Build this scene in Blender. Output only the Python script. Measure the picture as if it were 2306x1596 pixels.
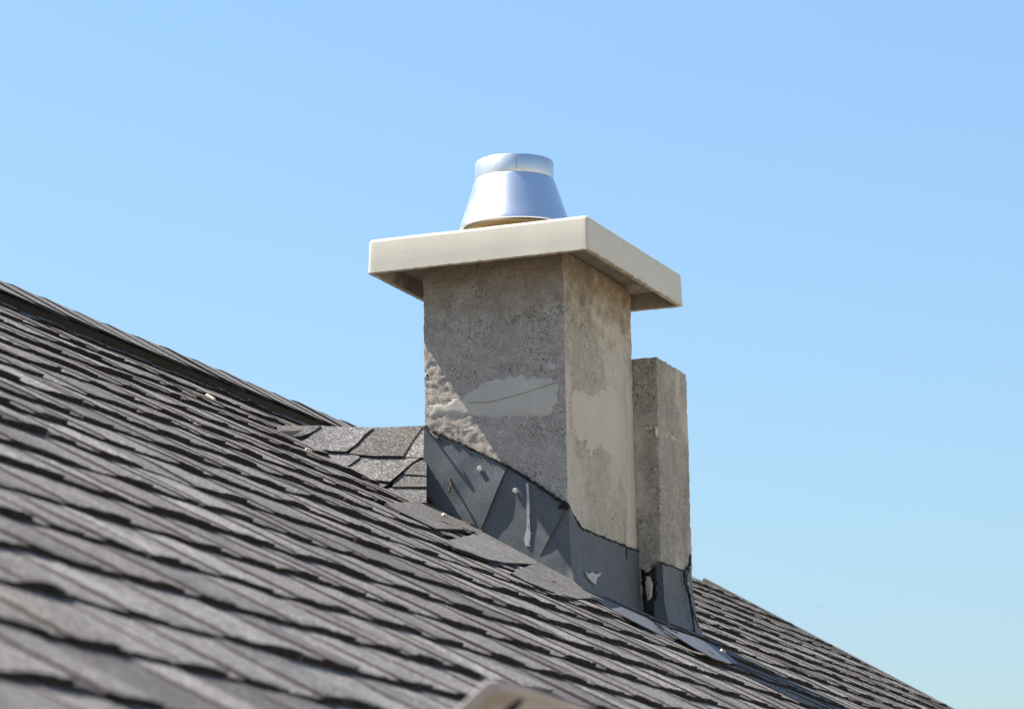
import bpy, bmesh, math, random
from mathutils import Vector, Matrix, noise
R = math.radians
scene = bpy.context.scene
for o in list(bpy.data.objects): bpy.data.objects.remove(o, do_unlink=True)
col = scene.collection

# ------------------------------------------------------------------ camera
CPOS = Vector((3.01552, -7.06724, -1.81942))
CR = Vector((0.927951, 0.372318, -0.016899))
CU = Vector((0.093218, -0.187954, 0.977744))
CF = Vector((-0.360855, 0.908874, 0.209119))
PW, PH, PF = 2306.0, 1596.0, 8020.44           # photograph measured at this size
cam = bpy.data.cameras.new('camera'); camo = bpy.data.objects.new('camera', cam); col.objects.link(camo)
m = Matrix.Identity(4)
for i in range(3):
    m[i][0] = CR[i]; m[i][1] = CU[i]; m[i][2] = -CF[i]; m[i][3] = CPOS[i]
camo.matrix_world = m
cam.sensor_width = 36; cam.lens = PF / PW * 36
cam.clip_start = .1; cam.clip_end = 6000
cam.dof.use_dof = True; cam.dof.focus_distance = 7.75; cam.dof.aperture_fstop = 12
scene.camera = camo

# ------------------------------------------------------------------ sky and sun
TO_SUN = Vector((-.537, -.098, .843)).normalized()
EL = math.asin(TO_SUN.z); AZ = math.atan2(TO_SUN.x, TO_SUN.y)
w = bpy.data.worlds.new('World'); scene.world = w; w.use_nodes = True
nt = w.node_tree; nt.nodes.clear()
sky = nt.nodes.new('ShaderNodeTexSky'); sky.sky_type = 'NISHITA'; sky.sun_disc = False
sky.sun_elevation = EL; sky.sun_rotation = AZ
sky.altitude = 0; sky.air_density = 1.7; sky.dust_density = 1.5; sky.ozone_density = 10.0
bg = nt.nodes.new('ShaderNodeBackground'); bg.inputs['Strength'].default_value = .078
wo = nt.nodes.new('ShaderNodeOutputWorld')
nt.links.new(sky.outputs[0], bg.inputs[0]); nt.links.new(bg.outputs[0], wo.inputs[0])
sl = bpy.data.lights.new('sun', 'SUN'); sl.energy = 5.0; sl.angle = R(.53); sl.color = (1, .94, .86)
so = bpy.data.objects.new('sun', sl); col.objects.link(so)
so.rotation_euler = (-TO_SUN).to_track_quat('-Z', 'Y').to_euler()
so.location = TO_SUN * 30
vs = scene.view_settings
vs.view_transform = 'Standard'; vs.look = 'None'; vs.gamma = 1; vs.use_curve_mapping = False
vs.exposure = 1.30

# ------------------------------------------------------------------ geometry of the place
W, D = 1/3, .4329                 # chimney footprint: X down the slope, Y along the ridge
PITCH = .5254; TP, CP, SP = math.tan(PITCH), math.cos(PITCH), math.sin(PITCH)
Z0 = -.5180                       # roof plane: z = Z0 - TP*x
XR = -.735                        # ridge
Y_NEAR, Y_FAR = -7.6, 4.05        # gable ends
S_R = XR / CP; S_E = 2.33         # slope coordinate of ridge and eave
X2, YS, YE, ZT = .391, D, .646, -.132   # short stack
NR = Vector((SP, 0, CP))
def roofp(s, y, h=0.0): return Vector((s*CP, y, Z0 - s*SP)) + NR*h
def ray(u, v): return CF + CR*((u-PW/2)/PF) - CU*((v-PH/2)/PF)
def hit(u, v, n, k):
    d = ray(u, v); n = Vector(n); return CPOS + d*((k - n.dot(CPOS))/n.dot(d))
def onY(u, v, y): return hit(u, v, (0, 1, 0), y)
def onX(u, v, x): return hit(u, v, (1, 0, 0), x)
def onroof(u, v, h=0.0): return hit(u, v, NR, NR.dot(Vector((0, 0, Z0))) + h)

# ------------------------------------------------------------------ materials
class NB:
    def __init__(s, name):
        s.m = bpy.data.materials.new(name); s.m.use_nodes = True; s.t = s.m.node_tree
        s.b = s.t.nodes['Principled BSDF']; s.x = 0
    def n(s, typ, **kw):
        k = s.t.nodes.new(typ)
        for a, v in kw.items(): setattr(k, a, v)
        return k
    def l(s, a, b): s.t.links.new(a, b)
    def pos(s):
        return s.n('ShaderNodeNewGeometry').outputs['Position']
    def mapping(s, scale=(1, 1, 1), vec=None, loc=(0, 0, 0), rot=(0, 0, 0)):
        k = s.n('ShaderNodeMapping'); k.inputs['Scale'].default_value = scale; k.inputs['Location'].default_value = loc
        k.inputs['Rotation'].default_value = rot
        s.l(vec or s.pos(), k.inputs['Vector']); return k.outputs[0]
    def noise(s, scale, detail=4, rough=.55, vec=None):
        k = s.n('ShaderNodeTexNoise'); k.inputs['Scale'].default_value = scale
        k.inputs['Detail'].default_value = detail; k.inputs['Roughness'].default_value = rough
        s.l(vec or s.pos(), k.inputs['Vector']); return k.outputs['Fac']
    def voro(s, scale, out='Distance', vec=None, feature='F1'):
        k = s.n('ShaderNodeTexVoronoi', feature=feature); k.inputs['Scale'].default_value = scale
        s.l(vec or s.pos(), k.inputs['Vector']); return k.outputs[out]
    def ramp(s, f, stops):
        k = s.n('ShaderNodeValToRGB'); e = k.color_ramp.elements
        while len(e) < len(stops): e.new(.5)
        for q, (p, c) in zip(e, stops):
            q.position = p; q.color = (c, c, c, 1) if isinstance(c, (int, float)) else (*c, 1)
        s.l(f, k.inputs[0]); return k.outputs[0]
    def mix(s, f, a, b, mode='MIX'):
        k = s.n('ShaderNodeMix', data_type='RGBA', blend_type=mode)
        for sock, v in ((k.inputs[0], f), (k.inputs[6], a), (k.inputs[7], b)):
            if isinstance(v, (int, float)): sock.default_value = v
            elif isinstance(v, tuple): sock.default_value = (*v, 1)
            else: s.l(v, sock)
        return k.outputs[2]
    def math(s, op, a, b=0.0):
        k = s.n('ShaderNodeMath', operation=op)
        for sock, v in ((k.inputs[0], a), (k.inputs[1], b)):
            if isinstance(v, (int, float)): sock.default_value = v
            else: s.l(v, sock)
        return k.outputs[0]
    def bump(s, h, dist, strength=1.0, prev=None):
        k = s.n('ShaderNodeBump'); k.inputs['Strength'].default_value = strength; k.inputs['Distance'].default_value = dist
        s.l(h, k.inputs['Height'])
        if prev: s.l(prev, k.inputs['Normal'])
        return k.outputs[0]
    def done(s, colour=None, rough=.8, normal=None, metal=0.0, spec=.5):
        b = s.b
        if colour is not None:
            if isinstance(colour, tuple): b.inputs['Base Color'].default_value = (*colour, 1)
            else: s.l(colour, b.inputs['Base Color'])
        if isinstance(rough, (int, float)): b.inputs['Roughness'].default_value = rough
        else: s.l(rough, b.inputs['Roughness'])
        b.inputs['Metallic'].default_value = metal; b.inputs['Specular IOR Level'].default_value = spec
        if normal: s.l(normal, b.inputs['Normal'])
        return s.m
M = {}
def shingle_material():
    s = NB('shingle')
    at = s.n('ShaderNodeAttribute'); at.attribute_name = 'tint'
    cell = s.n('ShaderNodeTexVoronoi'); cell.inputs['Scale'].default_value = 300
    s.l(s.pos(), cell.inputs['Vector'])
    sep = s.n('ShaderNodeSeparateColor'); s.l(cell.outputs['Color'], sep.inputs[0])
    g = s.ramp(sep.outputs[0], [(0, .32), (.5, .92), (.80, 1.25), (1, 2.4)])
    c = s.mix(1.0, at.outputs['Color'], g, 'MULTIPLY')
    warm = s.mix(s.ramp(sep.outputs[1], [(.84, 0.0), (.90, .5)]), c, (.15, .10, .065))
    big = s.ramp(s.noise(11, 8, .72), [(.3, .66), (.7, 1.28)])
    c2 = s.mix(1.0, warm, big, 'MULTIPLY')
    dirt = s.ramp(s.noise(45, 6, .7), [(.54, 0.0), (.72, .55)])
    c3 = s.mix(dirt, c2, (.06, .048, .04))
    nrm = s.bump(s.math('ADD', cell.outputs['Distance'], s.math('MULTIPLY', s.noise(90, 4, .6), 1.5)), .0016, .8)
    return s.done(c3, .86, nrm, spec=.35)
M['shingle'] = shingle_material()
def shaded_butt_material():
    s = NB('asphalt_edge_shaded')  # near-black: the shade on the butt ends is put into the colour
    c = s.ramp(s.noise(220, 3), [(.3, (.012, .011, .011)), (.62, (.028, .023, .02)), (.8, (.09, .06, .04))])
    return s.done(c, .9, s.bump(s.noise(500, 2), .001, .6), spec=.25)
M['edge'] = shaded_butt_material()
def lit_side_material():
    s = NB('asphalt_side_edge_lit')  # same asphalt, lighter: grazing sun on the side faces put into the colour
    c = s.ramp(s.noise(160, 3), [(.3, (.045, .036, .029)), (.6, (.085, .066, .05)), (.8, (.15, .115, .085))])
    return s.done(c, .9, s.bump(s.noise(500, 2), .001, .6), spec=.25)
M['lit_side_edge'] = lit_side_material()

def concrete(name, base, dark, light, smooth_amt, stain=0.0, seed=0.0):
    s = NB(name)
    p = s.mapping((1, 1, 1), loc=(seed, seed*.7, seed*.3))
    big = s.noise(7, 6, .62, p)
    mid = s.noise(42, 5, .6, p)
    fine = s.noise(330, 3, .65, p)
    c = s.mix(s.ramp(big, [(.3, 0.0), (.72, 1.0)]), dark, base)
    c = s.mix(s.ramp(mid, [(.45, 0.0), (.75, .65)]), c, light)
    c = s.mix(1.0, c, s.ramp(fine, [(.3, .72), (.68, 1.18)]), 'MULTIPLY')
    # grains of aggregate
    v = s.n('ShaderNodeTexVoronoi'); v.inputs['Scale'].default_value = 260; s.l(p, v.inputs['Vector'])
    sp = s.n('ShaderNodeSeparateColor'); s.l(v.outputs['Color'], sp.inputs[0])
    c = s.mix(1.0, c, s.ramp(sp.outputs[0], [(0, .88), (.85, 1.03), (.98, 1.18)]), 'MULTIPLY')
    # small open pores, gathered in clouds
    pv = s.voro(150, 'Distance', p)
    cloud = s.ramp(s.noise(13, 3, .6, p), [(.40, 0.0), (.62, 1.0)])
    pit = s.math('MULTIPLY', s.ramp(pv, [(.10, 1.0), (.30, 0.0)]), cloud)
    # smoother, rendered areas
    sm = s.ramp(s.noise(4.5, 4, .5, s.mapping((1, 1, .55), loc=(seed+3.1, 1.7, seed))), [(.52, 0.0), (.57, 1.0)])
    sm = s.math('MULTIPLY', sm, smooth_amt)
    c = s.mix(s.math('MULTIPLY', sm, .75), c, light)
    keep = s.math('SUBTRACT', 1.0, sm)
    pit = s.math('MULTIPLY', pit, keep)
    c = s.mix(s.math('MULTIPLY', pit, .8), c, (.07, .062, .053))
    # vertical weather streaks
    st = s.noise(26, 4, .6, s.mapping((1, 1, .09), loc=(seed, 0, 0)))
    c = s.mix(s.ramp(st, [(.57, 0.0), (.78, .5)]), c, tuple(x*.62 for x in base))
    if stain:
        zs = s.n('ShaderNodeSeparateXYZ'); s.l(s.pos(), zs.inputs[0])
        top = s.n('ShaderNodeMapRange'); top.inputs[1].default_value = -.20; top.inputs[2].default_value = .01
        s.l(zs.outputs['Z'], top.inputs[0])
        dr = s.noise(24, 6, .68, s.mapping((1, 1, .5 if stain > .8 else 1), loc=(1.3, 4.2, .6)))
        k = s.ramp(s.math('ADD', s.math('MULTIPLY', top.outputs[0], .52), dr), [(.66, 0.0), (1.02, 1.0)])
        c = s.mix(s.math('MULTIPLY', k, stain), c, (.30, .205, .10) if stain > .8 else (.17, .125, .085))
        k2 = s.ramp(s.math('ADD', s.math('MULTIPLY', top.outputs[0], .5), s.noise(120, 3, .6, s.mapping((1, 1, .25)))), [(1.03, 0.0), (1.10, 1.0)])
        c = s.mix(s.math('MULTIPLY', k2, .4 if stain > .8 else .0), c, (.07, .045, .025))
    h = s.math('SUBTRACT', s.math('ADD', s.math('MULTIPLY', mid, .8), s.math('MULTIPLY', s.math('MULTIPLY', fine, keep), .55)), s.math('MULTIPLY', pit, .8))
    nrm = s.bump(h, .0065, .9)
    return s.done(c, .93, nrm, spec=.2)
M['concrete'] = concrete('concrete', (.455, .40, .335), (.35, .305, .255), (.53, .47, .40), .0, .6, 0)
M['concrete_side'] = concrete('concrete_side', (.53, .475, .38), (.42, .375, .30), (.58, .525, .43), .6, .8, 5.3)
M['concrete_short'] = concrete('concrete_short', (.47, .42, .335), (.29, .258, .215), (.56, .505, .41), .8, 0, 9.1)
def plaster(name, a, b):
    s = NB(name)
    c = s.mix(s.ramp(s.noise(16, 5, .6), [(.3, 0.0), (.7, 1.0)]), a, b)
    c = s.mix(s.ramp(s.noise(60, 4, .65), [(.6, 0.0), (.78, .35)]), c, tuple(x*.5 for x in a))
    tr = s.math('MULTIPLY', s.noise(22, 3, .5, s.mapping((.5, .5, 2))), .5)
    return s.done(c, .85, s.bump(s.math('ADD', s.math('MULTIPLY', s.noise(150, 3), .3), tr), .003, .5), spec=.25)
M['plaster'] = plaster('cement_render', (.43, .385, .32), (.50, .45, .375))
M['plaster_strip'] = plaster('cement_strip', (.48, .43, .345), (.53, .475, .38))
def cap_mat():
    s = NB('cap_paint')
    c = s.mix(s.ramp(s.noise(12, 5, .6), [(.35, 0.0), (.75, .5)]), (.545, .50, .40), (.49, .445, .35))
    sp = s.ramp(s.voro(90), [(.06, 1.0), (.16, 0.0)])
    cl = s.ramp(s.noise(25, 3), [(.56, 0.0), (.60, 1.0)])
    c = s.mix(s.math('MULTIPLY', s.math('MULTIPLY', sp, cl), .7), c, (.18, .13, .08))
    st = s.noise(34, 4, .6, s.mapping((1, 1, .12)))
    c = s.mix(s.ramp(st, [(.62, 0.0), (.8, .3)]), c, (.34, .30, .24))
    # grime on the lowest centimetre of the rim
    zs = s.n('ShaderNodeSeparateXYZ'); s.l(s.pos(), zs.inputs[0])
    lo = s.n('ShaderNodeMapRange'); lo.inputs[1].default_value = .016; lo.inputs[2].default_value = 0; s.l(zs.outputs['Z'], lo.inputs[0])
    k = s.ramp(s.math('MULTIPLY', lo.outputs[0], s.noise(55, 4, .65)), [(.40, 0.0), (.62, .8)])
    c = s.mix(k, c, (.22, .165, .10))
    return s.done(c, .55, s.bump(s.math('ADD', s.noise(90, 3), s.math('MULTIPLY', s.noise(14, 2), .2)), .0010, .2), spec=.4)
M['cap'] = cap_mat()
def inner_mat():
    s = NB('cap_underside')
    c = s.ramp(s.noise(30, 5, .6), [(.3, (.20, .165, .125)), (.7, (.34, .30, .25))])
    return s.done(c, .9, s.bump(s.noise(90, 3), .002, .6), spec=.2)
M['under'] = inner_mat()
def metal(name, colr, rough, streak=1.0, scale=(400, 400, 3)):
    s = NB(name)
    st = s.noise(1, 3, .6, s.mapping(scale))
    sm = s.noise(26, 4, .6)
    r = s.math('ADD', s.math('MULTIPLY', st, .10*streak), s.math('ADD', s.math('MULTIPLY', sm, .16), rough-.13))
    c = s.mix(s.ramp(sm, [(.35, 0.0), (.7, .6)]), colr, tuple(x*.86 for x in colr))
    return s.done(c, r, s.bump(s.math('ADD', st, s.math('MULTIPLY', sm, 1.6)), .0006, .25), metal=1.0)
M['alu'] = metal('brushed_aluminium', (.72, .715, .72), .36, 1, (30, 30, 700))
M['galv'] = metal('bright_galvanised_steel', (.66, .665, .665), .36, 2, (90, 90, 4))
M['ring'] = plaster('shaded_flue_ring', (.20, .14, .06), (.27, .20, .10))  # cream ring browned: shade under the cone is put into the colour
def flash_mat():
    s = NB('slate_grey_flashing')
    sm = s.noise(11, 5, .6)
    c = s.mix(s.ramp(sm, [(.3, 0.0), (.75, 1.0)]), (.078, .085, .094), (.10, .105, .112))
    v = s.n('ShaderNodeTexVoronoi'); v.inputs['Scale'].default_value = 800; s.l(s.pos(), v.inputs['Vector'])
    sp = s.n('ShaderNodeSeparateColor'); s.l(v.outputs['Color'], sp.inputs[0])
    c = s.mix(s.ramp(sp.outputs[0], [(.84, 0.0), (.95, .5)]), c, (.26, .235, .19))
    st = s.noise(60, 4, .6, s.mapping((1, 1, .06)))
    c = s.mix(s.ramp(st, [(.66, 0.0), (.8, .45)]), c, (.26, .25, .23))
    rg = s.ramp(s.noise(30, 4), [(.3, .52), (.7, .68)])
    return s.done(c, rg, s.bump(s.math('ADD', s.math('MULTIPLY', sm, 4), s.math('MULTIPLY', v.outputs['Distance'], .4)), .0012, .4), spec=.32)
M['flash'] = flash_mat()
def simple(name, a, b, rough, scale=40, bump=.002, spec=.3):
    s = NB(name)
    c = s.mix(s.ramp(s.noise(scale, 4, .6), [(.35, 0.0), (.68, 1.0)]), a, b)
    return s.done(c, rough, s.bump(s.noise(scale*3, 4), bump, .6), spec=spec)
M['tar'] = simple('bitumen_sealant', (.012, .011, .010), (.03, .026, .022), .75, 90, .003)
M['tarbrown'] = simple('weathered_sealant', (.04, .033, .028), (.10, .078, .06), .9, 120, .003)
M['zinc'] = simple('nail_head_zinc', (.38, .39, .35), (.48, .48, .42), .45, 200, .0003)
M['white'] = simple('dried_pale_caulk', (.36, .36, .34), (.48, .475, .455), .6, 120, .001)
M['chip'] = simple('pale_wood_chip', (.42, .36, .27), (.52, .45, .35), .8, 200, .0008)
M['deck'] = simple('roof_felt', (.02, .02, .02), (.035, .033, .031), .9, 60, .001)
M['backroof'] = simple('weathered_shingle_far_side', (.07, .068, .066), (.13, .125, .12), .9, 25, .002)
M['siding'] = simple('house_render', (.60, .57, .50), (.68, .65, .58), .85, 20, .002)
M['trim'] = simple('eaves_trim', (.15, .12, .10), (.22, .18, .15), .6, 30, .001)
M['beige'] = simple('beige_coated_metal', (.29, .255, .235), (.335, .295, .272), .38, 25, .0006, .5)
M['slot'] = simple('dark_slot_vent_shade', (.012, .013, .016), (.03, .03, .034), .6, 60, .001)  # near-black; also paints the shade band under the ridge caps
M['bird'] = simple('dark_feathers', (.04, .04, .05), (.08, .08, .09), .8, 20, .001)
M['bounce_ground'] = simple('pale_bounce_ground', (.33, .27, .19), (.42, .35, .25), .95, 3, .02)  # unseen ground, made pale and warm to bounce fill light upward

# ------------------------------------------------------------------ helpers
def meshobj(name, bm, mats, parent=None, smooth=False):
    me = bpy.data.meshes.new(name)
    bm.normal_update(); bm.to_mesh(me); bm.free()
    for k in (mats if isinstance(mats, (list, tuple)) else [mats]): me.materials.append(M[k])
    if smooth:
        for p in me.polygons: p.use_smooth = True
        me.set_sharp_from_angle(angle=R(38))
    o = bpy.data.objects.new(name, me); col.objects.link(o)
    if parent: o.parent = parent
    return o
def tag(o, label=None, cat=None, group=None, kind=None):
    for k, v in (('label', label), ('category', cat), ('group', group), ('kind', kind)):
        if v: o[k] = v
    return o
def empty(name, loc=(0, 0, 0)):
    o = bpy.data.objects.new(name, None); col.objects.link(o); o.empty_display_size = .1
    return o                                  # kept at the origin: parts hold world coordinates
def box(bm, a, b, mat=0):
    x0, y0, z0 = a; x1, y1, z1 = b
    v = [bm.verts.new(p) for p in ((x0,y0,z0),(x1,y0,z0),(x1,y1,z0),(x0,y1,z0),(x0,y0,z1),(x1,y0,z1),(x1,y1,z1),(x0,y1,z1))]
    for f in ((0,3,2,1),(4,5,6,7),(0,1,5,4),(1,2,6,5),(2,3,7,6),(3,0,4,7)):
        bm.faces.new([v[i] for i in f]).material_index = mat
def nz(p, sc, seed=0.0): return noise.noise(Vector((p[0]*sc+seed, p[1]*sc+seed*1.7, p[2]*sc-seed)))
def tube(bm, pts, rad, sides=7, lump=0.0, seed=0.0, flat=None):
    rings = []
    n = len(pts)
    for i, p in enumerate(pts):
        p = Vector(p)
        t = (Vector(pts[min(i+1, n-1)]) - Vector(pts[max(i-1, 0)])).normalized()
        a = t.orthogonal().normalized(); b = t.cross(a)
        r0 = rad[i] if isinstance(rad, (list, tuple)) else rad
        ring = []
        for k in range(sides):
            th = 2*math.pi*k/sides
            d = a*math.cos(th) + b*math.sin(th)
            r = r0*(1 + lump*nz(p + d*.01, 160, seed) + lump*.8*nz(p + d*.01, 55, seed+4))
            ring.append(bm.verts.new(p + d*max(r, .0003)))
        rings.append(ring)
    for i in range(n-1):
        for k in range(sides):
            bm.faces.new((rings[i][k], rings[i][(k+1) % sides], rings[i+1][(k+1) % sides], rings[i+1][k]))
    bm.faces.new(list(reversed(rings[0]))); bm.faces.new(rings[-1])
def resample(pts, step):
    out = []
    for a, b in zip(pts[:-1], pts[1:]):
        a, b = Vector(a), Vector(b); n = max(1, int((b-a).length/step))
        for i in range(n): out.append(a.lerp(b, i/n))
    out.append(Vector(pts[-1])); return out
def lathe(bm, prof, centre, seg=72, mat=0):
    rings = []
    for r, z in prof:
        rings.append([bm.verts.new((centre[0]+r*math.cos(2*math.pi*k/seg), centre[1]+r*math.sin(2*math.pi*k/seg), z)) for k in range(seg)])
    for a, b in zip(rings[:-1], rings[1:]):
        for k in range(seg):
            bm.faces.new((a[k], a[(k+1) % seg], b[(k+1) % seg], b[k])).material_index = mat
def blob_patch(bm, outline, normal, thick, jag=0.0, seed=0.0, step=.004):
    """slab with an irregular outline lying on a wall; its rim is bevelled"""
    pts = resample(outline + [outline[0]], step)[:-1]
    normal = Vector(normal); n = len(pts)
    area = sum((pts[k].cross(pts[(k+1) % n])).dot(normal) for k in range(n))
    ring0, ring1, ring2 = [], [], []
    for k, p in enumerate(pts):
        t = (pts[(k+1) % n] - pts[k-1]).normalized()
        d = t.cross(normal)*(1 if area > 0 else -1)
        q = p + d*(jag*nz(p, 130, seed) + jag*.8*nz(p, 45, seed+2))
        ring0.append(bm.verts.new(q - normal*.003)); ring1.append(bm.verts.new(q + normal*thick*.55))
        ring2.append(bm.verts.new(q - d*thick*1.3 + normal*thick))
    n = len(pts)
    for a, b in ((ring0, ring1), (ring1, ring2)):
        for k in range(n): bm.faces.new((a[k], a[(k+1) % n], b[(k+1) % n], b[k]))
    f = bm.faces.new(ring2)
    bmesh.ops.triangulate(bm, faces=[f])

# ------------------------------------------------------------------ ground
bm = bmesh.new(); bmesh.ops.create_grid(bm, x_segments=8, y_segments=8, size=3000)
g = meshobj('ground', bm, 'bounce_ground'); g.location = (0, 0, -4.9); tag(g, kind='structure')

# ------------------------------------------------------------------ house
house = tag(empty('house'), 'house whose dark grey asphalt shingle roof fills the lower picture', 'house')
xe = S_E*CP; ze = Z0 - S_E*SP
xb = 2*XR - xe                                   # eave of the far slope
zr = Z0 - XR*TP
bm = bmesh.new(); t = .12
prof = [(xe, ze), (XR, zr), (xb, ze), (xb, ze-t), (XR, zr-t/CP), (xe, ze-t)]
va = [bm.verts.new((x, Y_NEAR, z)) for x, z in prof]; vb = [bm.verts.new((x, Y_FAR, z)) for x, z in prof]
for i in range(6):
    f = bm.faces.new((va[i], va[(i+1) % 6], vb[(i+1) % 6], vb[i])); f.material_index = 1 if i == 1 else 0
bm.faces.new(list(reversed(va))); bm.faces.new(vb)
bmesh.ops.recalc_face_normals(bm, faces=bm.faces)
roof = meshobj('roof', bm, ['deck', 'backroof'], house)
bm = bmesh.new()
x0, x1 = xb+.35, xe-.35
prof = [(x0, -4.9), (x1, -4.9), (x1, Z0-x1*TP-t/CP-.01), (XR, zr-t/CP-.01), (x0, Z0-x1*TP-t/CP-.01)]
va = [bm.verts.new((x, Y_NEAR+.3, z)) for x, z in prof]; vb = [bm.verts.new((x, Y_FAR-.3, z)) for x, z in prof]
for i in range(5): bm.faces.new((va[i], va[(i+1) % 5], vb[(i+1) % 5], vb[i]))
bm.faces.new(list(reversed(va))); bm.faces.new(vb)
bmesh.ops.recalc_face_normals(bm, faces=bm.faces)
meshobj('wall', bm, 'siding', house)
bm = bmesh.new()
box(bm, (xe+.003, Y_NEAR, ze-.17), (xe+.022, Y_FAR, ze+.004)); meshobj('fascia', bm, 'trim', house)
bm = bmesh.new()                                  # trim up the far gable edge
q = [roofp(S_E, Y_FAR+.003, -.13), roofp(S_E, Y_FAR+.003, .012), roofp(S_R, Y_FAR+.003, .012), roofp(S_R, Y_FAR+.003, -.13)]
va = [bm.verts.new(p) for p in q]; vb = [bm.verts.new(p + Vector((0, .02, 0))) for p in q]
for i in range(4): bm.faces.new((va[i], va[(i+1) % 4], vb[(i+1) % 4], vb[i]))
bm.faces.new(list(reversed(va))); bm.faces.new(vb); bmesh.ops.recalc_face_normals(bm, faces=bm.faces)
meshobj('gable_trim', bm, 'trim', house)

# ------------------------------------------------------------------ laminated shingles of the near slope
rnd = random.Random(7)
EXP = .144
PAL = [(.152, .141, .129), (.134, .124, .114), (.104, .097, .091), (.180, .168, .152), (.086, .078, .072), (.122, .108, .095), (.142, .131, .119)]
def vary(c, a, b):
    k = rnd.uniform(a, b); return tuple(min(.32, v*k) for v in c)
def wob(s, y): return .0024*nz((s*.8, y, 0), 4.0, 3) + .0020*nz((s*1.3, y, 0), 10, 9) + .0005*nz((s, y, 0), 40, 5)
def make_strip(s_butt, y0, y1, idx, name='shingle', parent=None):
    bm = bmesh.new(); tint = bm.faces.layers.float_color.new('tint')
    def P(s, y, h): return bm.verts.new(roofp(s, y, h + wob(s, y)))
    def face(vs, colr, mat=0):
        f = bm.faces.new(vs); f[tint] = (*colr, 1); f.material_index = mat; return f
    def slab(ya, yb, top0, top1, bot, colr, taper=0.0, edge_jit=0.0, top_s=.03, curl=0.0):
        # a sheet from under the course above (s_butt-EXP-top_s) down to the butt
        n = max(2, int((yb-ya)/.014)+1)
        rows = []
        slist = [s_butt-EXP-top_s, s_butt-EXP*.55, s_butt-.012, s_butt]
        ph = rnd.uniform(0, 6.3)
        for j, s in enumerate(slist):
            k = max((s-(s_butt-EXP))/EXP, 0)
            ins = taper*(1-k)
            row = []
            for i in range(n+1):
                u = i/n
                y = ya+ins + (yb-ya-2*ins)*u
                h = top0 + (top1-top0)*k + (.0034*nz((y*1.0, s_butt*7, 2), 6.5, 4) + .0018*nz((y, s_butt*9, 5), 15, 6))*k*k + curl*k*k*math.sin(u*3.1+ph) - (.0012 if j == 3 else 0)
                ds = (edge_jit*(nz((y*9, s_butt, 1), 3, idx*.37) + .7*nz((y*40, s_butt, 1), 3, idx*.37)) + .0011*rnd.uniform(-1, 1)) if j >= 2 else 0
                if j == 3: h += rnd.uniform(-.0006, .0006)
                row.append((s+ds, y, h))
            rows.append(row)
        V = [[P(*p) for p in row] for row in rows]
        for j in range(3):
            for i in range(n): face((V[j][i], V[j+1][i], V[j+1][i+1], V[j][i+1]), colr)
        B = [P(p[0]-.002, p[1], bot) for p in rows[3]]
        for i in range(n): face((V[3][i], B[i], B[i+1], V[3][i+1]), colr, 1)
        for i, flip in ((0, 0), (n, 1)):
            S = [P(r[i][0], r[i][1], bot) for r in rows[:3]] + [B[i]]
            for j in range(3):
                q = (V[j][i], S[j], S[j+1], V[j+1][i])
                face(q if not flip else tuple(reversed(q)), colr, 2)
    base = vary(rnd.choice(PAL), .75, 1.0)
    lift = rnd.uniform(-.0008, .0018)
    slab(y0+.0012, y1-.0012, .003, .0106+lift, .0005, base, 0, edge_jit=.003, curl=.0008)
    y = y0 + rnd.uniform(0, .06)
    while y < y1-.03:
        wd = rnd.choice((rnd.uniform(.06, .10), rnd.uniform(.09, .14), rnd.uniform(.12, .20)))
        ye = min(y+wd, y1-.002)
        if ye-y > .03:
            c = vary(rnd.choice(PAL), .9, 1.12)
            slab(y, ye, .0050, .0132+lift+rnd.uniform(-.0002, .0012), .003, c, rnd.uniform(-.004, .008), edge_jit=.003, top_s=.004, curl=rnd.uniform(0, .0014))
        y = ye + rnd.choice((rnd.uniform(.03, .07), rnd.uniform(.06, .12), rnd.uniform(.10, .17)))
    return meshobj(name, bm, ['shingle', 'edge', 'lit_side_edge'], parent)
S_PHASE = 1.386
k0 = math.ceil((S_R+.10 - S_PHASE)/EXP); k1 = int((S_E - S_PHASE)/EXP)
nstrip = 0
for k in range(k0, k1+1):
    sb = S_PHASE + k*EXP
    y = Y_NEAR - (0.0, .38, .15, .62, .27)[k % 5]*.9
    while y < Y_FAR-.01:
        ya, yb = max(y, Y_NEAR), min(y+1.0, Y_FAR)
        if yb-ya > .02:
            make_strip(sb, ya, yb, nstrip, 'shingle', roof); nstrip += 1
        y += 1.0
# starter course that reaches the eave
make_strip(S_E+.012, Y_NEAR, Y_FAR, 999, 'starter_strip', roof)

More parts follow.
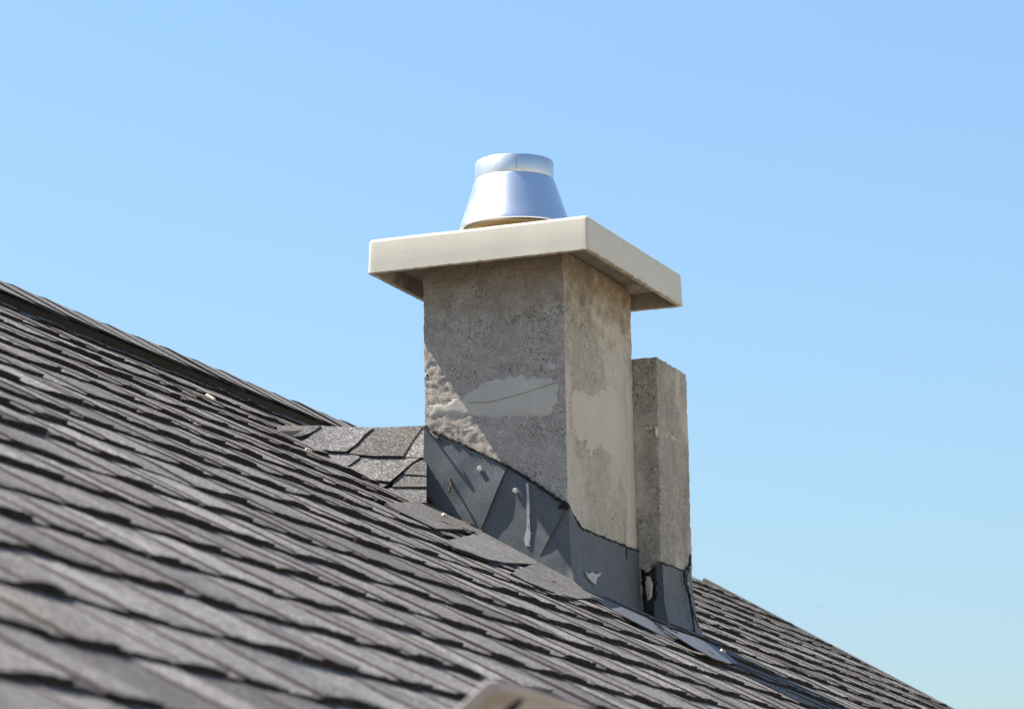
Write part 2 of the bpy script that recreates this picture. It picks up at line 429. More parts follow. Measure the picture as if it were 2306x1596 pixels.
# ------------------------------------------------------------------ ridge: raised vent with bent cap shingles
bm = bmesh.new()
def ridgep(d, y, h):           # d: signed distance down either slope
    s = S_R + abs(d)
    p = roofp(s, y, h)
    if d < 0: p.x = 2*XR - p.x
    return p
pr = [(-.165, 0), (-.165, .027), (0, .022), (.165, .027), (.165, 0)]
va = [bm.verts.new(ridgep(d, Y_NEAR, h)) for d, h in pr]; vb = [bm.verts.new(ridgep(d, Y_FAR-.85, h)) for d, h in pr]
for i in range(4): bm.faces.new((va[i], va[i+1], vb[i+1], vb[i]))
bm.faces.new(va); bm.faces.new(list(reversed(vb)))
bmesh.ops.recalc_face_normals(bm, faces=bm.faces)
ridge = meshobj('ridge_vent', bm, 'slot', house)  # its near-black colour carries the shade below the caps
y = Y_NEAR; i = 0
while y < Y_FAR-1.0:
    bm = bmesh.new(); tint = bm.faces.layers.float_color.new('tint')
    yb = min(y+.285, Y_FAR); c = vary(rnd.choice(PAL[:2]+PAL[5:]), .85, 1.0)
    ds = (-.180, -.09, -.022, 0, .022, .09, .180+rnd.uniform(-.004, .004)); skew = rnd.uniform(-.008, .008)
    hs = (.030, .031, .0325, .0285, .0325, .031, .030)
    lift = rnd.uniform(.003, .007)
    rows = []
    for j, yy in enumerate((y, y+.14, yb)):
        h2 = lift*(1-j*.5) + .002
        rows.append([(ridgep(d, yy + (skew*d/.15 if j == 0 else 0), h+h2+.0012*nz((d, yy, 0), 20, i))) for d, h in zip(ds, hs)])
    V = [[bm.verts.new(p) for p in r] for r in rows]
    U = [[bm.verts.new(p - Vector((0, 0, .0038))) for p in r] for r in rows]
    def f_(vs, mt):
        f = bm.faces.new(vs); f[tint] = (*c, 1); f.material_index = mt
    for j in range(2):
        for q in range(6):
            f_((V[j][q], V[j][q+1], V[j+1][q+1], V[j+1][q]), 0); f_((U[j][q], U[j+1][q], U[j+1][q+1], U[j][q+1]), 1)
        f_((V[j][0], V[j+1][0], U[j+1][0], U[j][0]), 1); f_((V[j][6], U[j][6], U[j+1][6], V[j+1][6]), 1)
    for q in range(6): f_((V[0][q], U[0][q], U[0][q+1], V[0][q+1]), 1); f_((V[2][q], V[2][q+1], U[2][q+1], U[2][q]), 1)
    meshobj('ridge_cap', bm, ['shingle', 'edge'], ridge)
    y += .143; i += 1

# ------------------------------------------------------------------ cricket behind the chimney
A = onroof(612, 962, .0095); B = roofp(-.004, -.004, .018)
C = onY(962, 959, .34); C.x = -.002
nC = (A-C).cross(B-C).normalized()
if nC.z < 0: nC = -nC
bm = bmesh.new()
Bf = roofp(0, .42, 0); Af = A.copy()
Cl = C - nC*.012
v = [bm.verts.new(p) for p in (A - nC*.012, B - nC*.012, Cl, roofp(-.004, .5, 0))]
bm.faces.new((v[0], v[1], v[2])); bm.faces.new((v[0], v[2], v[3])); bm.faces.new((v[1], v[3], v[2])); bm.faces.new((v[0], v[3], v[1]))
bmesh.ops.recalc_face_normals(bm, faces=bm.faces)
cricket = meshobj('cricket', bm, 'deck', house)
kC = nC.dot(C)
def oncr(u, v, h): return hit(u, v, nC, kC + h)
nP = (nC*.55 + Vector((0, -.42, .9))*.45).normalized(); kP0 = nP.dot(oncr(800, 1010, 0))
def cricket_shingle(outline, h, colr, thick=.006):
    bm = bmesh.new(); tint = bm.faces.layers.float_color.new('tint')
    kP = kP0 + h
    pts = resample([hit(u, v_, nP, kP) for u, v_ in outline + outline[:1]], .012)[:-1]
    top = [bm.verts.new(p + nP*(.0012*nz(p, 22, h*900))) for p in pts]
    bot = [bm.verts.new(p - nP*thick) for p in pts]
    n = len(pts); fs = []
    f = bm.faces.new(top); f[tint] = (*colr, 1)
    if f.normal.dot(nC) < 0: f.normal_flip()
    for k in range(n):
        q = bm.faces.new((top[k], bot[k], bot[(k+1) % n], top[(k+1) % n])); q.material_index = 1; q[tint] = (*colr, 1); fs.append(q)
    bm.normal_update()
    bmesh.ops.recalc_face_normals(bm, faces=bm.faces)
    meshobj('shingle', bm, ['shingle', 'edge'], cricket)
g1, g2, g3, g4, g5 = (.138, .134, .128), (.098, .091, .083), (.160, .152, .140), (.084, .080, .077), (.118, .113, .106)
def Z(pts): return [(585.5 + x*.2148, 934.6 + y*.2148) for x, y in pts]
# from the lowest course up to the ridge
cricket_shingle(Z([(1230, 800), (1390, 752), (1745, 745), (1745, 915), (1650, 908), (1400, 893), (1290, 860)]), .000, g5)
cricket_shingle(Z([(1400, 700), (1500, 612), (1745, 622), (1745, 750), (1390, 748)]), .004, g2)
cricket_shingle(Z([(850, 570), (1000, 600), (1360, 680), (1350, 720), (1240, 775), (1150, 768), (1000, 715), (900, 645)]), .005, g4)
cricket_shingle(Z([(1500, 600), (1690, 430), (1745, 430), (1745, 628), (1520, 618)]), .007, g5)
cricket_shingle(Z([(860, 568), (960, 510), (1045, 440), (1680, 430), (1690, 440), (1600, 490), (1500, 580), (1360, 695), (1200, 672), (1000, 622)]), .010, g3)
cricket_shingle(Z([(560, 380), (700, 390), (950, 400), (1045, 430), (1040, 445), (960, 505), (880, 545), (800, 545), (700, 515), (600, 450)]), .013, g1)
cricket_shingle(Z([(1500, 420), (1600, 260), (1700, 110), (1745, 108), (1745, 440), (1500, 432)]), .012, g3)
cricket_shingle(Z([(930, 400), (1010, 310), (1110, 195), (1185, 130), (1450, 122), (1712, 111), (1600, 262), (1500, 426), (1200, 426)]), .015, g2)
cricket_shingle(Z([(400, 290), (500, 240), (590, 165), (640, 110), (900, 120), (1190, 130), (1100, 200), (1010, 300), (905, 378), (740, 370), (620, 352)]), .019, g1)
cricket_shingle(Z([(150, 180), (190, 110), (640, 108), (590, 150), (520, 190), (430, 218), (330, 224)]), .022, g2)

# field shingles trimmed against the near side of the chimney, their ends lifted
def roof_piece(outline, h, colr, thick=.009):
    bm = bmesh.new(); tint = bm.faces.layers.float_color.new('tint')
    pts = resample([onroof(u, v_, h) for u, v_ in outline + outline[:1]], .012)[:-1]
    top = [bm.verts.new(p + NR*(.0010*nz(p, 25, u))) for p in pts]; bot = [bm.verts.new(p - NR*thick) for p in pts]; n = len(pts)
    f = bm.faces.new(top); f[tint] = (*colr, 1)
    for k in range(n):
        q = bm.faces.new((top[k], bot[k], bot[(k+1) % n], top[(k+1) % n])); q.material_index = 1; q[tint] = (*colr, 1)
    bmesh.ops.recalc_face_normals(bm, faces=bm.faces)
    meshobj('shingle', bm, ['shingle', 'edge'], roof)
u = 3.0
roof_piece([(1216, 1262), (1290, 1306), (1336, 1346), (1297, 1347), (1244, 1332), (1182, 1307), (1150, 1290)], .0145, g2, .006)
roof_piece([(1086, 1190), (1208, 1262), (1212, 1270), (1135, 1266), (1092, 1256), (1027, 1233), (1000, 1218), (1058, 1205)], .0150, g5, .006)
roof_piece([(868, 1132), (958, 1128), (1085, 1194), (1082, 1199), (1042, 1191), (980, 1189), (902, 1152)], .0155, g2, .006)

# ------------------------------------------------------------------ chimney
chim = tag(empty('chimney'), 'tall grey concrete chimney with cream cap and metal flue on the roof', 'chimney')
def inside(poly, x, y):
    r = False; n = len(poly)
    for i in range(n):
        (x1, y1), (x2, y2) = poly[i], poly[(i+1) % n]
        if (y1 > y) != (y2 > y) and x < (x2-x1)*(y-y1)/(y2-y1)+x1: r = not r
    return r
def edge_dist(poly, x, y):
    best = 9; n = len(poly); p = Vector((x, y))
    for i in range(n):
        a, b = Vector(poly[i]), Vector(poly[(i+1) % n]); d = b-a
        t = max(0, min(1, (p-a).dot(d)/max(d.length_squared, 1e-12)))
        best = min(best, (p-(a+d*t)).length)
    return best
def trowelled(name, outline, axis, plane, sign, seed, mat, parent, thick=.0016, step=.0035, rim=.012, jag=.006):
    """thin coat of mortar trowelled over a wall: thickest inside, its rim sinks into the rough concrete"""
    bm = bmesh.new(); o = 1-axis                       # axis 1: wall normal along Y, axis 0: along X
    poly = [(p[o], p.z) for p in outline]
    x0, x1 = min(p[0] for p in poly), max(p[0] for p in poly); z0, z1 = min(p[1] for p in poly), max(p[1] for p in poly)
    nx, nzz = int((x1-x0)/step)+2, int((z1-z0)/step)+2
    V = {}
    for i in range(nx+1):
        for j in range(nzz+1):
            x, z = x0+(i-.5)*step, z0+(j-.5)*step
            q = Vector((x, plane, z)) if axis == 1 else Vector((plane, x, z))
            d = edge_dist(poly, x, z)*(1 if inside(poly, x, z) else -1) + jag*(nz(q, 60, seed) + .6*nz(q, 170, seed+1))
            if d < -.004: continue
            k = max(0, min(1, d/rim)); k = k*k*(3-2*k)
            low = .0012*nz(q, 9, 6.0)
            h = low - .0022 + (thick+.0022)*k + .0005*nz(q, 40, seed+4) + .0004*nz((q.x*.3, q.y*.3, q.z), 120, seed+6)
            if axis == 1: q.y += sign*h
            else: q.x += sign*h
            V[i, j] = bm.verts.new(q)
    for i in range(nx):
        for j in range(nzz):
            ks = ((i, j), (i+1, j), (i+1, j+1), (i, j+1))
            if all(k in V for k in ks): bm.faces.new([V[k] for k in ks])
    bmesh.ops.recalc_face_normals(bm, faces=bm.faces)
    nv = Vector((0, sign, 0)) if axis == 1 else Vector((sign, 0, 0))
    if sum(f.normal.dot(nv) for f in bm.faces) < 0: bmesh.ops.reverse_faces(bm, faces=bm.faces)
    return meshobj(name, bm, mat, parent, smooth=True)
def stack_mesh(name, lo, hi, mats, parent, step=.0045, amp=.0012, chip=.006, seed=0.0, rag=0.0):
    """box of cast concrete: fine grid, pitted faces, crumbled edges; slot 1 on the faces towards +X"""
    bm = bmesh.new(); lo, hi = Vector(lo), Vector(hi)
    n = [max(2, int((hi[i]-lo[i])/step)) for i in range(3)]
    cache = {}
    def vert(key, fk):
        if (key, fk) in cache: return cache[(key, fk)]
        p = Vector([lo[a] + (hi[a]-lo[a])*key[a]/n[a] for a in range(3)])
        d = Vector([(-1 if key[a] == 0 else 1 if key[a] == n[a] else 0) for a in range(3)])
        ne = sum(1 for x in d if x)
        off = amp*(nz(p, 60, seed) + .7*nz(p, 150, seed+2)) + .0012*nz(p, 9, 6.0)
        # honeycombed bands where the concrete was poorly compacted
        band = math.exp(-((p.z+.118+.01*nz(p, 12, 1))/.024)**2) + .8*math.exp(-((p.z+.225+.012*nz(p, 9, 6))/.02)**2) + .5*math.exp(-((p.z+.50)/.05)**2)
        pit = max(0.0, nz(p, 125, seed+11) - .05)*(min(1.4, band)*.0105 + .002)
        o = off - pit
        if ne >= 2:
            c = max(0.0, nz(p, 38, seed+20) + .35*nz(p, 110, seed+21) - .05)
            o -= .0008 + chip*c + rag*max(0, nz(p, 20, seed+30))
        v = bm.verts.new(p + d*(o if ne == 1 else o*.75)); cache[(key, fk)] = v; return v
    for a in range(3):
        b, c = (a+1) % 3, (a+2) % 3
        for side in (0, n[a]):
            for i in range(n[b]):
                for j in range(n[c]):
                    idx = []
                    for di, dj in ((0, 0), (1, 0), (1, 1), (0, 1)):
                        kx = [0, 0, 0]; kx[a] = side; kx[b] = i+di; kx[c] = j+dj; idx.append(tuple(kx))
                    if side == 0: idx.reverse()
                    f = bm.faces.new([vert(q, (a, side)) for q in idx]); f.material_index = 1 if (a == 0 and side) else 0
    return meshobj(name, bm, mats, parent, smooth=True)
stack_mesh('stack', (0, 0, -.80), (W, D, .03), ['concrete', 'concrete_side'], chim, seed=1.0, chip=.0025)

# cap: inverted tray with a thick rounded rim
CA, CN, CD, CT = .0941, .0908, .0962, .077
cx0, cx1, cy0, cy1 = -CA, W+CA, -CN, D+CD
bm = bmesh.new()
def rrect(ins, z, r, seg=5):
    pts = []
    x0, x1, y0, y1 = cx0+ins, cx1-ins, cy0+ins, cy1-ins
    for cxx, cyy, a0 in ((x1-r, y1-r, 0), (x0+r, y1-r, 90), (x0+r, y0+r, 180), (x1-r, y0+r, 270)):
        for i in range(seg+1):
            a = R(a0+90*i/seg); pts.append((cxx+r*math.cos(a), cyy+r*math.sin(a), z))
    return pts
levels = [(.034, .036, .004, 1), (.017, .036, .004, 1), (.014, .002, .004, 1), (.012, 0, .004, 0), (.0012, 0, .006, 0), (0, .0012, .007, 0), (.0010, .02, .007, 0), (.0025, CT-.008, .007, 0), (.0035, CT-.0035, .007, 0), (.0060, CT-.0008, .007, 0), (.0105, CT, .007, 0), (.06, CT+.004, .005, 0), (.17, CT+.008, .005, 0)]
rings = []
for ins, z, r, mt in levels:
    # split every ring's straight runs so that the rim can be a little uneven
    pts = rrect(ins, z, r); dense = []
    for a, b in zip(pts, pts[1:]+pts[:1]):
        a, b = Vector(a), Vector(b); n = 60 if (b-a).length > .1 else 1
        for i in range(n): dense.append(a.lerp(b, i/n))
    ring = []
    for p in dense:
        d = Vector((p.x-W/2, p.y-D/2, 0)).normalized()
        ring.append(bm.verts.new(p + d*.0004*nz(p, 14, 2) + Vector((0, 0, .0006*nz(p, 10, 7) + (.0012*nz(p, 80, 3) if z < .0008 else 0)))))
    rings.append(ring)
for li, (a, b) in enumerate(zip(rings[:-1], rings[1:])):
    for k in range(len(a)):
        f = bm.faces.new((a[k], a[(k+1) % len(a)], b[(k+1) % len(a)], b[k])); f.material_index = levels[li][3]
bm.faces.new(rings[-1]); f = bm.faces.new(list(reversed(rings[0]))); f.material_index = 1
meshobj('cap', bm, ['cap', 'under'], chim, smooth=True)

# flue: ring, cone and bright collar
nf = Vector((CF.x, CF.y, 0)).normalized(); side = Vector((-nf.y, nf.x, 0))*-1
FC = Vector((W/2, D/2, 0)) + side*(-.0275)
flue = None
bm = bmesh.new(); lathe(bm, [(.095, CT+.003), (.095, .1335), (.108, .1335), (.1135, .1345), (.1135, .1375), (.10, .1385)], FC); meshobj('flue_ring', bm, 'ring', chim, True)
bm = bmesh.new()
lathe(bm, [(.1195, .1405), (.1265, .1388), (.1275, .1405), (.1270, .1440), (.1235, .152), (.1060, .2060), (.0918, .2495), (.0902, .2535), (.0890, .2548), (.0880, .2548)], FC, 96)
flue = meshobj('flue_cone', bm, 'alu', chim, True)
bm = bmesh.new()
lathe(bm, [(.0875, .245), (.0890, .2485), (.0893, .2945), (.0885, .2958), (.0872, .2958), (.0862, .2945), (.0862, .24)], FC, 96)
col_o = meshobj('flue_collar', bm, 'galv', chim, True)
# sheet seam on the collar
ph = math.atan2(-nf.y, -nf.x) + .06
bm = bmesh.new()
p0 = Vector((FC.x + .0895*math.cos(ph), FC.y + .0895*math.sin(ph), .2605)); tube(bm, [p0, p0 + Vector((0, 0, .034))], .0007, 6)
meshobj('seam', bm, 'under', col_o)

# cement patch on the near face, and a raised trowel line across it
def wallY(u, v, y=-.0005): return onY(u, v, y)
bm = bmesh.new()
ol = [(961, 905), (1000, 896), (1048, 882), (1066, 868), (1086, 850), (1130, 843), (1180, 839), (1230, 843), (1266, 852), (1266, 880), (1260, 905), (1250, 933), (1238, 945), (1190, 945), (1130, 950), (1085, 948), (1040, 945), (1000, 942), (961, 952)]
bm.free(); patch = trowelled('cement_patch', [wallY(*p) for p in ol], 1, 0.0, -1, 3.0, 'plaster', chim, .0011, .0035, .018, .006)
bm = bmesh.new()
tube(bm, resample([wallY(1055, 906, -.0014), wallY(1100, 905, -.0014), wallY(1163, 890, -.0014), wallY(1200, 878, -.0014), wallY(1266, 857, -.0014)], .006), .0008, 6, .8, 2)
meshobj('trowel_line', bm, 'under', patch)
for u, v, r in ((1165, 800, 12), (1240, 828, 14), (1055, 967, 18), (1130, 972, 14)):
    trowelled('mortar_splash', [wallY(u + r*1.5*math.cos(a), v + r*math.sin(a)) for a in [2*math.pi*i/9 for i in range(9)]], 1, 0.0, -1, u*.01, 'plaster', chim, .0002, .003, .018, .006)
# render on the down-slope face
def wallX(u, v, x=W+.0005): return onX(u, v, x)
bm = bmesh.new()
ol = [(1282, 872), (1310, 862), (1330, 880), (1352, 862), (1385, 856), (1400, 900), (1411, 930), (1414, 1000), (1405, 1030), (1375, 1035), (1352, 1015), (1335, 1040), (1318, 1010), (1300, 1000), (1285, 960)]
bm.free(); trowelled('cement_patch', [wallX(*p) for p in ol], 0, W, 1, 8.0, 'plaster_strip', chim, .0014, .004, .03, .012)
bm = bmesh.new()
ol = [(1410, 860), (1424, 850), (1436, 1240), (1411, 1230), (1413, 1100), (1416, 1000)]
bm.free(); trowelled('cement_strip', [wallX(*p) for p in ol], 0, W, 1, 4.0, 'plaster_strip', chim, .0016, .004, .008, .003)

# ------------------------------------------------------------------ flashing
def sheet(name, columns, off, normal, parent, nu=16, nv=18, thick=.0016, mat='flash', sag=0.0):
    """folded metal: columns are (top, bottom) points, off(i_frac, t) gives the stand-off along the normal"""
    bm = bmesh.new(); rows = []
    cs = []
    for (a, b) in zip(columns[:-1], columns[1:]):
        for i in range(nu): cs.append((a[0].lerp(b[0], i/nu), a[1].lerp(b[1], i/nu)))
    cs.append(columns[-1])
    N = len(cs)-1
    for c, (tp, bt) in enumerate(cs):
        n = normal(c/N) if callable(normal) else Vector(normal)
        rows.append([tp.lerp(bt, j/nv) + n*(off(c/N, j/nv) + .0018*nz(tp.lerp(bt, j/nv), 13, 3) + .0007*nz(tp.lerp(bt, j/nv), 45, 8)) for j in range(nv+1)])
    front = [[bm.verts.new(p) for p in r] for r in rows]
    back = [[bm.verts.new(p - (normal(c/N) if callable(normal) else Vector(normal))*thick) for p in r] for c, r in enumerate(rows)]
    for c in range(N):
        for j in range(nv):
            bm.faces.new((front[c][j], front[c][j+1], front[c+1][j+1], front[c+1][j]))
            bm.faces.new((back[c][j], back[c+1][j], back[c+1][j+1], back[c][j+1]))
        for j in (0, nv): bm.faces.new((front[c][j], front[c+1][j], back[c+1][j], back[c][j]))
    for c in (0, N):
        for j in range(nv): bm.faces.new((front[c][j], back[c][j], back[c][j+1], front[c][j+1]))
    bmesh.ops.recalc_face_normals(bm, faces=bm.faces)
    o = meshobj(name, bm, mat, parent, smooth=True)
    return o
NY = Vector((0, -1, 0)); NX = Vector((1, 0, 0))
s1 = sheet('flashing_sheet', [(wallY(957, 962), wallY(953, 1128)), (wallY(1145, 1050), wallY(1085, 1199))],
           lambda u, t: .004 + .0055*u**2*(1-(2*t-1)**2*.6) + .004*t, NY, chim)
s2 = sheet('flashing_sheet', [(wallY(1138, 1047), wallY(1078, 1195)), (wallY(1279, 1139), wallY(1211, 1268))],
           lambda u, t: .0025 + .0050*u**2*(1-(2*t-1)**2*.6) + .003*t, NY, chim)
crn_t, crn_b = Vector((W, 0, -.540)), Vector((W, 0, -.712))
def n3(u): return NY if u < .3 else (NX if u > .36 else (NY+NX).normalized()*1.3)
s3 = sheet('flashing_sheet', [(wallY(1270, 1135), wallY(1203, 1264)), (crn_t, crn_b), (wallX(1310, 1190), wallX(1342, 1348)), (wallX(1444, 1243), wallX(1451, 1392))],
           lambda u, t: .003 + (.006*t**2 if u < .33 else .016*t**3*(1.25-u)) + .001*math.sin(u*9), n3, chim)
# short stack and its flashing
short = tag(empty('short_chimney'), 'short bare concrete stack without a cap behind the tall chimney', 'chimney')
stack_mesh('stack', (.12, YS+.0015, -.86), (X2, YE, ZT), ['concrete_short', 'concrete_short'], short, seed=6.0, chip=.003, rag=.001)
def wall2(u, v, x=X2+.0005): return onX(u, v, x)
def wall2y(u, v, y=YS+.001): return onY(u, v, y)
s4 = sheet('flashing_sheet', [(wall2y(1466, 1272), wall2y(1478, 1395)), (Vector((X2, YS, -.605)), Vector((X2, YS, -.757))), (wall2(1545, 1287), wall2(1567, 1437))],
           lambda u, t: .003 + .018*t**3, lambda u: NY*.5 if u < .45 else (NX if u > .55 else (NX*1.0+NY*.5)), short)
s5 = sheet('flashing_sheet', [(wall2(1541, 1300), wall2(1561, 1420)), (wall2(1553, 1277), wall2(1565, 1437))],
           lambda u, t: .006 + .010*t**2 - .003*u, NX, short, nu=4)
trowelled('mortar_joint', [wall2(1479, 962), wall2(1552, 992), wall2(1552, 1008), wall2(1479, 980)], 0, X2, 1, 12.0, 'plaster_strip', short, .0003, .003, .010, .008)
trowelled('mortar_joint', [onY(1438, 955, YS), onY(1477, 960, YS), onY(1477, 974, YS), onY(1438, 968, YS)], 1, YS+.0015, -1, 13.0, 'plaster_strip', short, .0003, .003, .010, .008)
# aprons lying on the roof below the stacks
def apron(name, pts, parent, h0=.016):
    bm = bmesh.new()
    P = [onroof(u, v, h) for u, v, h in pts]
    top = [bm.verts.new(p) for p in P]; bot = [bm.verts.new(p - NR*.002) for p in P]
    f = bm.faces.new(top); bm.faces.new(list(reversed(bot)))
    for k in range(len(P)): bm.faces.new((top[k], bot[k], bot[(k+1) % len(P)], top[(k+1) % len(P)]))
    bmesh.ops.recalc_face_normals(bm, faces=bm.faces)
    bmesh.ops.triangulate(bm, faces=[x for x in bm.faces if len(x.verts) > 4])
    return meshobj(name, bm, 'flash', parent)
apron('apron_sheet', [(1335, 1342, .024), (1400, 1366, .028), (1456, 1391, .030), (1500, 1418, .026), (1560, 1452, .020), (1602, 1474, .017), (1560, 1462, .016), (1500, 1434, .016), (1420, 1394, .016), (1370, 1367, .017)], chim)
apron('apron_sheet', [(1486, 1408, .032), (1566, 1434, .034), (1600, 1449, .027), (1632, 1468, .022), (1662, 1491, .018), (1640, 1492, .018), (1605, 1480, .020), (1560, 1455, .024)], short)

# sealant beads, gap sheet and lumps
def bead(name, pts, r, parent, lump=.9, seed=0.0, mat='tar', step=.004):
    bm = bmesh.new(); P = resample(pts, step)
    rad = [r*(.6 + .8*abs(nz(p, 30, seed)) + .5*max(0, nz(p, 90, seed+3))) for p in P]
    P = [p + Vector((0, 0, .0022*nz(p, 70, seed+8))) for p in P]
    tube(bm, P, rad, 7, lump, seed)
    return meshobj(name, bm, mat, parent)
bead('sealant_bead', [wallY(957, 961, -.004), wallY(1000, 980, -.005), wallY(1060, 1010, -.005)], .0040, chim, seed=1, mat='tarbrown')
bead('sealant_bead', [wallY(1058, 1009, -.005), wallY(1145, 1050, -.008)], .0028, chim, seed=2, mat='tar')
bead('sealant_bead', [wallY(1145, 1050, -.004), wallY(1210, 1092, -.006), wallY(1279, 1138, -.009)], .0042, chim, seed=3)
bead('sealant_bead', [wallX(1280, 1140), wallX(1310, 1189, W+.004), wallX(1412, 1232, W+.003), wallX(1448, 1244, W+.003), wallX(1451, 1290, W+.006)], .0026, chim, seed=4)
bead('sealant_bead', [wallX(1410, 1232, W+.004), wallX(1411, 1258, W+.004)], .0022, chim, seed=12)
bead('sealant_bead', [wallY(953, 1112, -.006), wallY(962, 1122, -.012), wallY(976, 1134, -.010)], .0085, chim, 1.2, 5, 'tarbrown')
bead('sealant_bead', [wallY(985, 1148, -.012), wallY(1030, 1168, -.012), wallY(1085, 1196, -.012)], .0038, chim, .8, 7, 'tarbrown')
bead('sealant_bead', [wallY(1266, 1134, -.010), wallY(1280, 1143, -.012)], .0075, chim, 1.2, 15)
bead('sealant_bead', [wall2(1480, 1264), wall2(1520, 1277, X2+.004), wall2(1543, 1287, X2+.005), wall2(1541, 1305, X2+.010), wall2(1552, 1340, X2+.012), wall2(1558, 1380, X2+.016), wall2(1567, 1436, X2+.024)], .0026, short, seed=20)
bead('sealant_bead', [wall2(1543, 1287, X2+.006), wall2(1554, 1272, X2+.005), wall2(1554, 1248, X2+.001)], .0028, short, seed=21)
bead('sealant_bead', [onroof(1476, 1402, .030), onroof(1506, 1418, .030), onroof(1560, 1452, .022), onroof(1604, 1476, .019)], .0040, short, .6, 23)  # black bead stands in for the dark gap between the aprons
bm = bmesh.new()                                   # black sheet put in for the dark gap between the stacks
blob_patch(bm, [wall2y(u, v) for u, v in ((1444, 1278), (1456, 1290), (1468, 1284), (1478, 1272), (1482, 1330), (1488, 1410), (1470, 1412), (1450, 1400), (1448, 1340))], (0, -1, 0), .004, .004, 4)
gap_sheet = meshobj('black_gap_sheet', bm, 'tar', short)
bm = bmesh.new()
blob_patch(bm, [wall2y(u, v, YS-.0035) for u, v in ((1455, 1297), (1464, 1298), (1470, 1318), (1468, 1345), (1459, 1350), (1455, 1325))], (0, -1, 0), .003, .003, 9)
meshobj('mortar_lump', bm, 'plaster', gap_sheet)
# pale drips on the metal
bm = bmesh.new()
blob_patch(bm, [wallY(u, v, -.0085) for u, v in ((1184, 1088), (1189, 1088), (1192, 1130), (1193, 1175), (1190, 1188), (1196, 1200), (1193, 1222), (1195, 1230), (1184, 1230), (1181, 1215), (1185, 1192), (1186, 1175), (1187, 1130))], (0, -1, 0), .0010, .0008, 2)
meshobj('caulk_drip', bm, 'white', s2)
bm = bmesh.new()
blob_patch(bm, [wallX(u, v, W+.0125) for u, v in ((1318, 1284), (1326, 1292), (1334, 1286), (1340, 1293), (1354, 1288), (1350, 1297), (1345, 1300), (1341, 1316), (1334, 1310), (1324, 1300))], (1, 0, 0), .0008, .001, 2)
meshobj('paint_splash', bm, 'white', s3)
bm = bmesh.new()
tube(bm, resample([wallY(1012, 1078, -.008), wallY(1014, 1090, -.020), wallY(1011, 1108, -.026)], .004), [.0045, .0035, .0032, .0028, .0022, .0018, .0014, .001, .001, .001][:len(resample([wallY(1012, 1078, -.008), wallY(1014, 1090, -.020), wallY(1011, 1108, -.026)], .004))] if False else .003, 6, .9, 3)
meshobj('sealant_flake', bm, 'tarbrown', s1)
bm = bmesh.new()
tube(bm, [wallY(968, 972, -.006), wallY(978, 982, -.018), wallY(986, 986, -.022), wallY(996, 992, -.018)], .0028, 6, .9, 5)
meshobj('sealant_flake', bm, 'tarbrown', s1)
def nail(p, n, r, parent):
    bm = bmesh.new(); n = Vector(n); a = n.orthogonal().normalized(); b = n.cross(a); rings = []
    for rr, h in ((r, -.003), (r, .0008), (r*.9, .0012), (r*.3, .0013)):
        rings.append([bm.verts.new(p + n*h + (a*math.cos(2*math.pi*k/14) + b*math.sin(2*math.pi*k/14))*rr) for k in range(14)])
    for q, z in zip(rings[:-1], rings[1:]):
        for k in range(14): bm.faces.new((q[k], q[(k+1) % 14], z[(k+1) % 14], z[k]))
    bm.faces.new(rings[-1]); bmesh.ops.recalc_face_normals(bm, faces=bm.faces)
    meshobj('nail', bm, 'zinc', parent)
nail(wallY(1080, 1055, -.0115), (0, -1, 0), .0058, s1)
nail(wallY(1160, 1104, -.0085), (0, -1, 0), .0056, s2)
nail(wall2(1551, 1314, X2+.014), (1, 0, 0), .004, s5)

# ------------------------------------------------------------------ small loose things
def chip(u, v, ln, wd, label, ang, hgt=.015):
    bm = bmesh.new(); c = onroof(u, v, hgt)
    sx, yx = Vector((CP, 0, -SP)), Vector((0, 1, 0)); rr = random.Random(int(u))
    top, bot = [], []
    for k in range(10):
        a = 2*math.pi*k/10; q = rr.uniform(.7, 1.1)
        d = (sx*math.cos(ang) + yx*math.sin(ang))*ln*math.cos(a)*q + (yx*math.cos(ang) - sx*math.sin(ang))*wd*math.sin(a)*q
        top.append(bm.verts.new(c + d*.8 + NR*(.003+.001*rr.random()))); bot.append(bm.verts.new(c + d - NR*.001))
    bm.faces.new(top); bm.faces.new(bot)
    for k in range(10): bm.faces.new((top[k], bot[k], bot[(k+1) % 10], top[(k+1) % 10]))
    bmesh.ops.recalc_face_normals(bm, faces=bm.faces)
    tag(meshobj('wood_chip', bm, 'chip'), label, 'chip', 'pale chips lying on the shingles')
chip(695, 1015, .010, .007, 'pale oval chip below the shingled cricket, left of the tall chimney', .6, .018)
chip(474, 894, .018, .005, 'longest pale sliver on the shingles below the ridge, upper left', -.3)
chip(1000, 1159, .022, .005, 'pale sliver at the foot of the left flashing sheet', -1.2, .018)
chip(1628, 1466, .008, .007, 'pale chip beside the end of the grey apron sheet, right of the stacks', .2, .03)

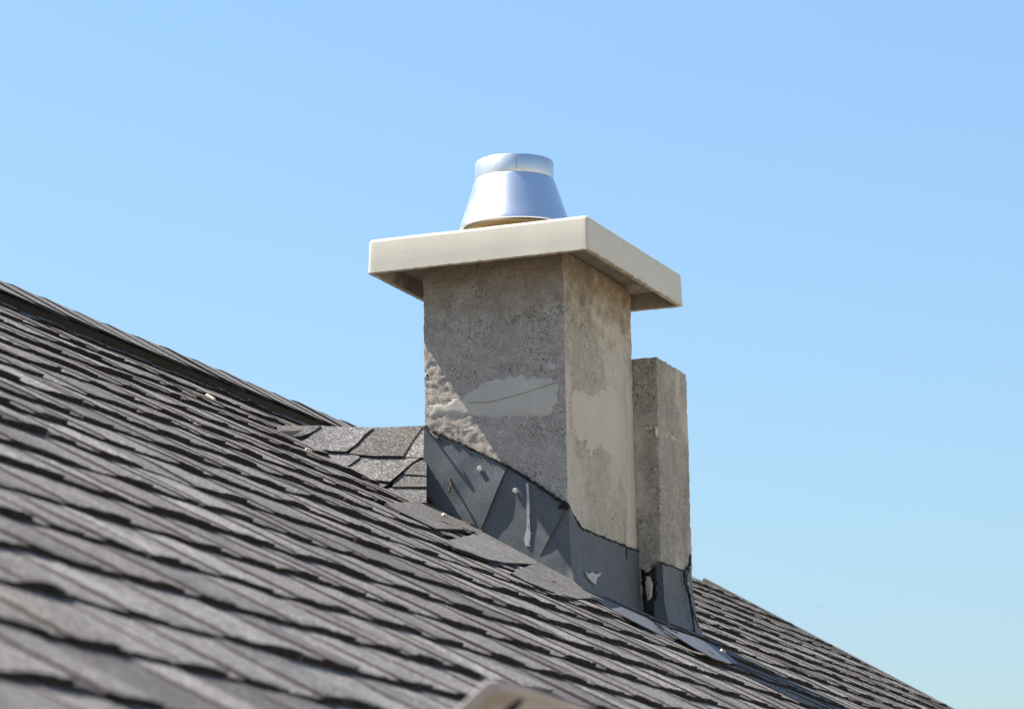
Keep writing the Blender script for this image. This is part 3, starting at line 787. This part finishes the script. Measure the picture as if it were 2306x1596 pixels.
# blurred beige metal piece in the foreground: folded plate with raised rims and a slot
bk = tag(empty('metal_bracket'), 'blurred beige folded metal piece with a dark slot at the bottom edge', 'bracket')
DB = 2.8
def near(u, v, d=DB): return CPOS + ray(u, v)*d
def plate(name, pts, d, th, mat, parent):
    bm = bmesh.new(); P = [near(u, v, d + e) for u, v, e in pts]
    n = (P[1]-P[0]).cross(P[2]-P[0]).normalized()
    if n.dot(CF) < 0: n = -n
    a = [bm.verts.new(p) for p in P]; b = [bm.verts.new(p + n*th) for p in P]
    bm.faces.new(a); bm.faces.new(list(reversed(b)))
    for k in range(len(P)): bm.faces.new((a[k], a[(k+1) % len(P)], b[(k+1) % len(P)], b[k]))
    bmesh.ops.recalc_face_normals(bm, faces=bm.faces)
    bmesh.ops.bevel(bm, geom=list(bm.edges), offset=.0012, segments=2, affect='EDGES')
    return meshobj(name, bm, mat, parent)
plate('face_plate', [(1114, 1540, 0), (1190, 1558, .02), (1400, 1632, .10), (1400, 2090, .10), (1020, 2090, 0), (1020, 1622, 0)], DB+.008, .006, 'beige', bk)
plate('rim', [(1092, 1539, 0), (1104, 1531, 0), (1122, 1533, 0), (1128, 1549, 0), (1052, 1612, 0), (1024, 1650, 0), (972, 1650, 0)], DB-.012, .018, 'beige', bk)
plate('rim', [(1118, 1533, 0), (1190, 1548, .03), (1420, 1624, .11), (1420, 1646, .11), (1190, 1567, .03), (1122, 1551, 0)], DB-.004, .014, 'beige', bk)
plate('slot', [(1168, 1570, 0), (1184, 1573, 0), (1160, 1602, 0), (1122, 1642, 0), (1098, 1638, 0), (1134, 1598, 0)], DB-.001, .004, 'slot', bk)

# tiny bird far off
bc = CPOS + ray(1845, 1365)*260
bm = bmesh.new()
L = .075
side_ = CR*.85 + CU*.5
tube(bm, [bc - side_*L*1.1, bc - side_*L*.5, bc, bc + side_*L*.6, bc + side_*L], [.004, .018, .022, .016, .004], 8)
for sg in (1, -1):
    wv = [bm.verts.new(bc + side_*a + (CU*.6 - CR*.3)*b*sg + CF*c) for a, b, c in ((.03, 0, 0), (.02, .05, .03), (-.02, .10, .05), (-.03, .04, .02), (-.03, 0, 0))]
    f = bm.faces.new(wv)
    wv2 = [bm.verts.new(v.co + CF*.004) for v in wv]; bm.faces.new(list(reversed(wv2)))
    for k in range(5): bm.faces.new((wv[k], wv2[k], wv2[(k+1) % 5], wv[(k+1) % 5]))
tag(meshobj('bird', bm, 'bird'), 'tiny dark bird in the sky above the right roof slope', 'bird')
print('strips', nstrip, 'A', A, 'C', C)
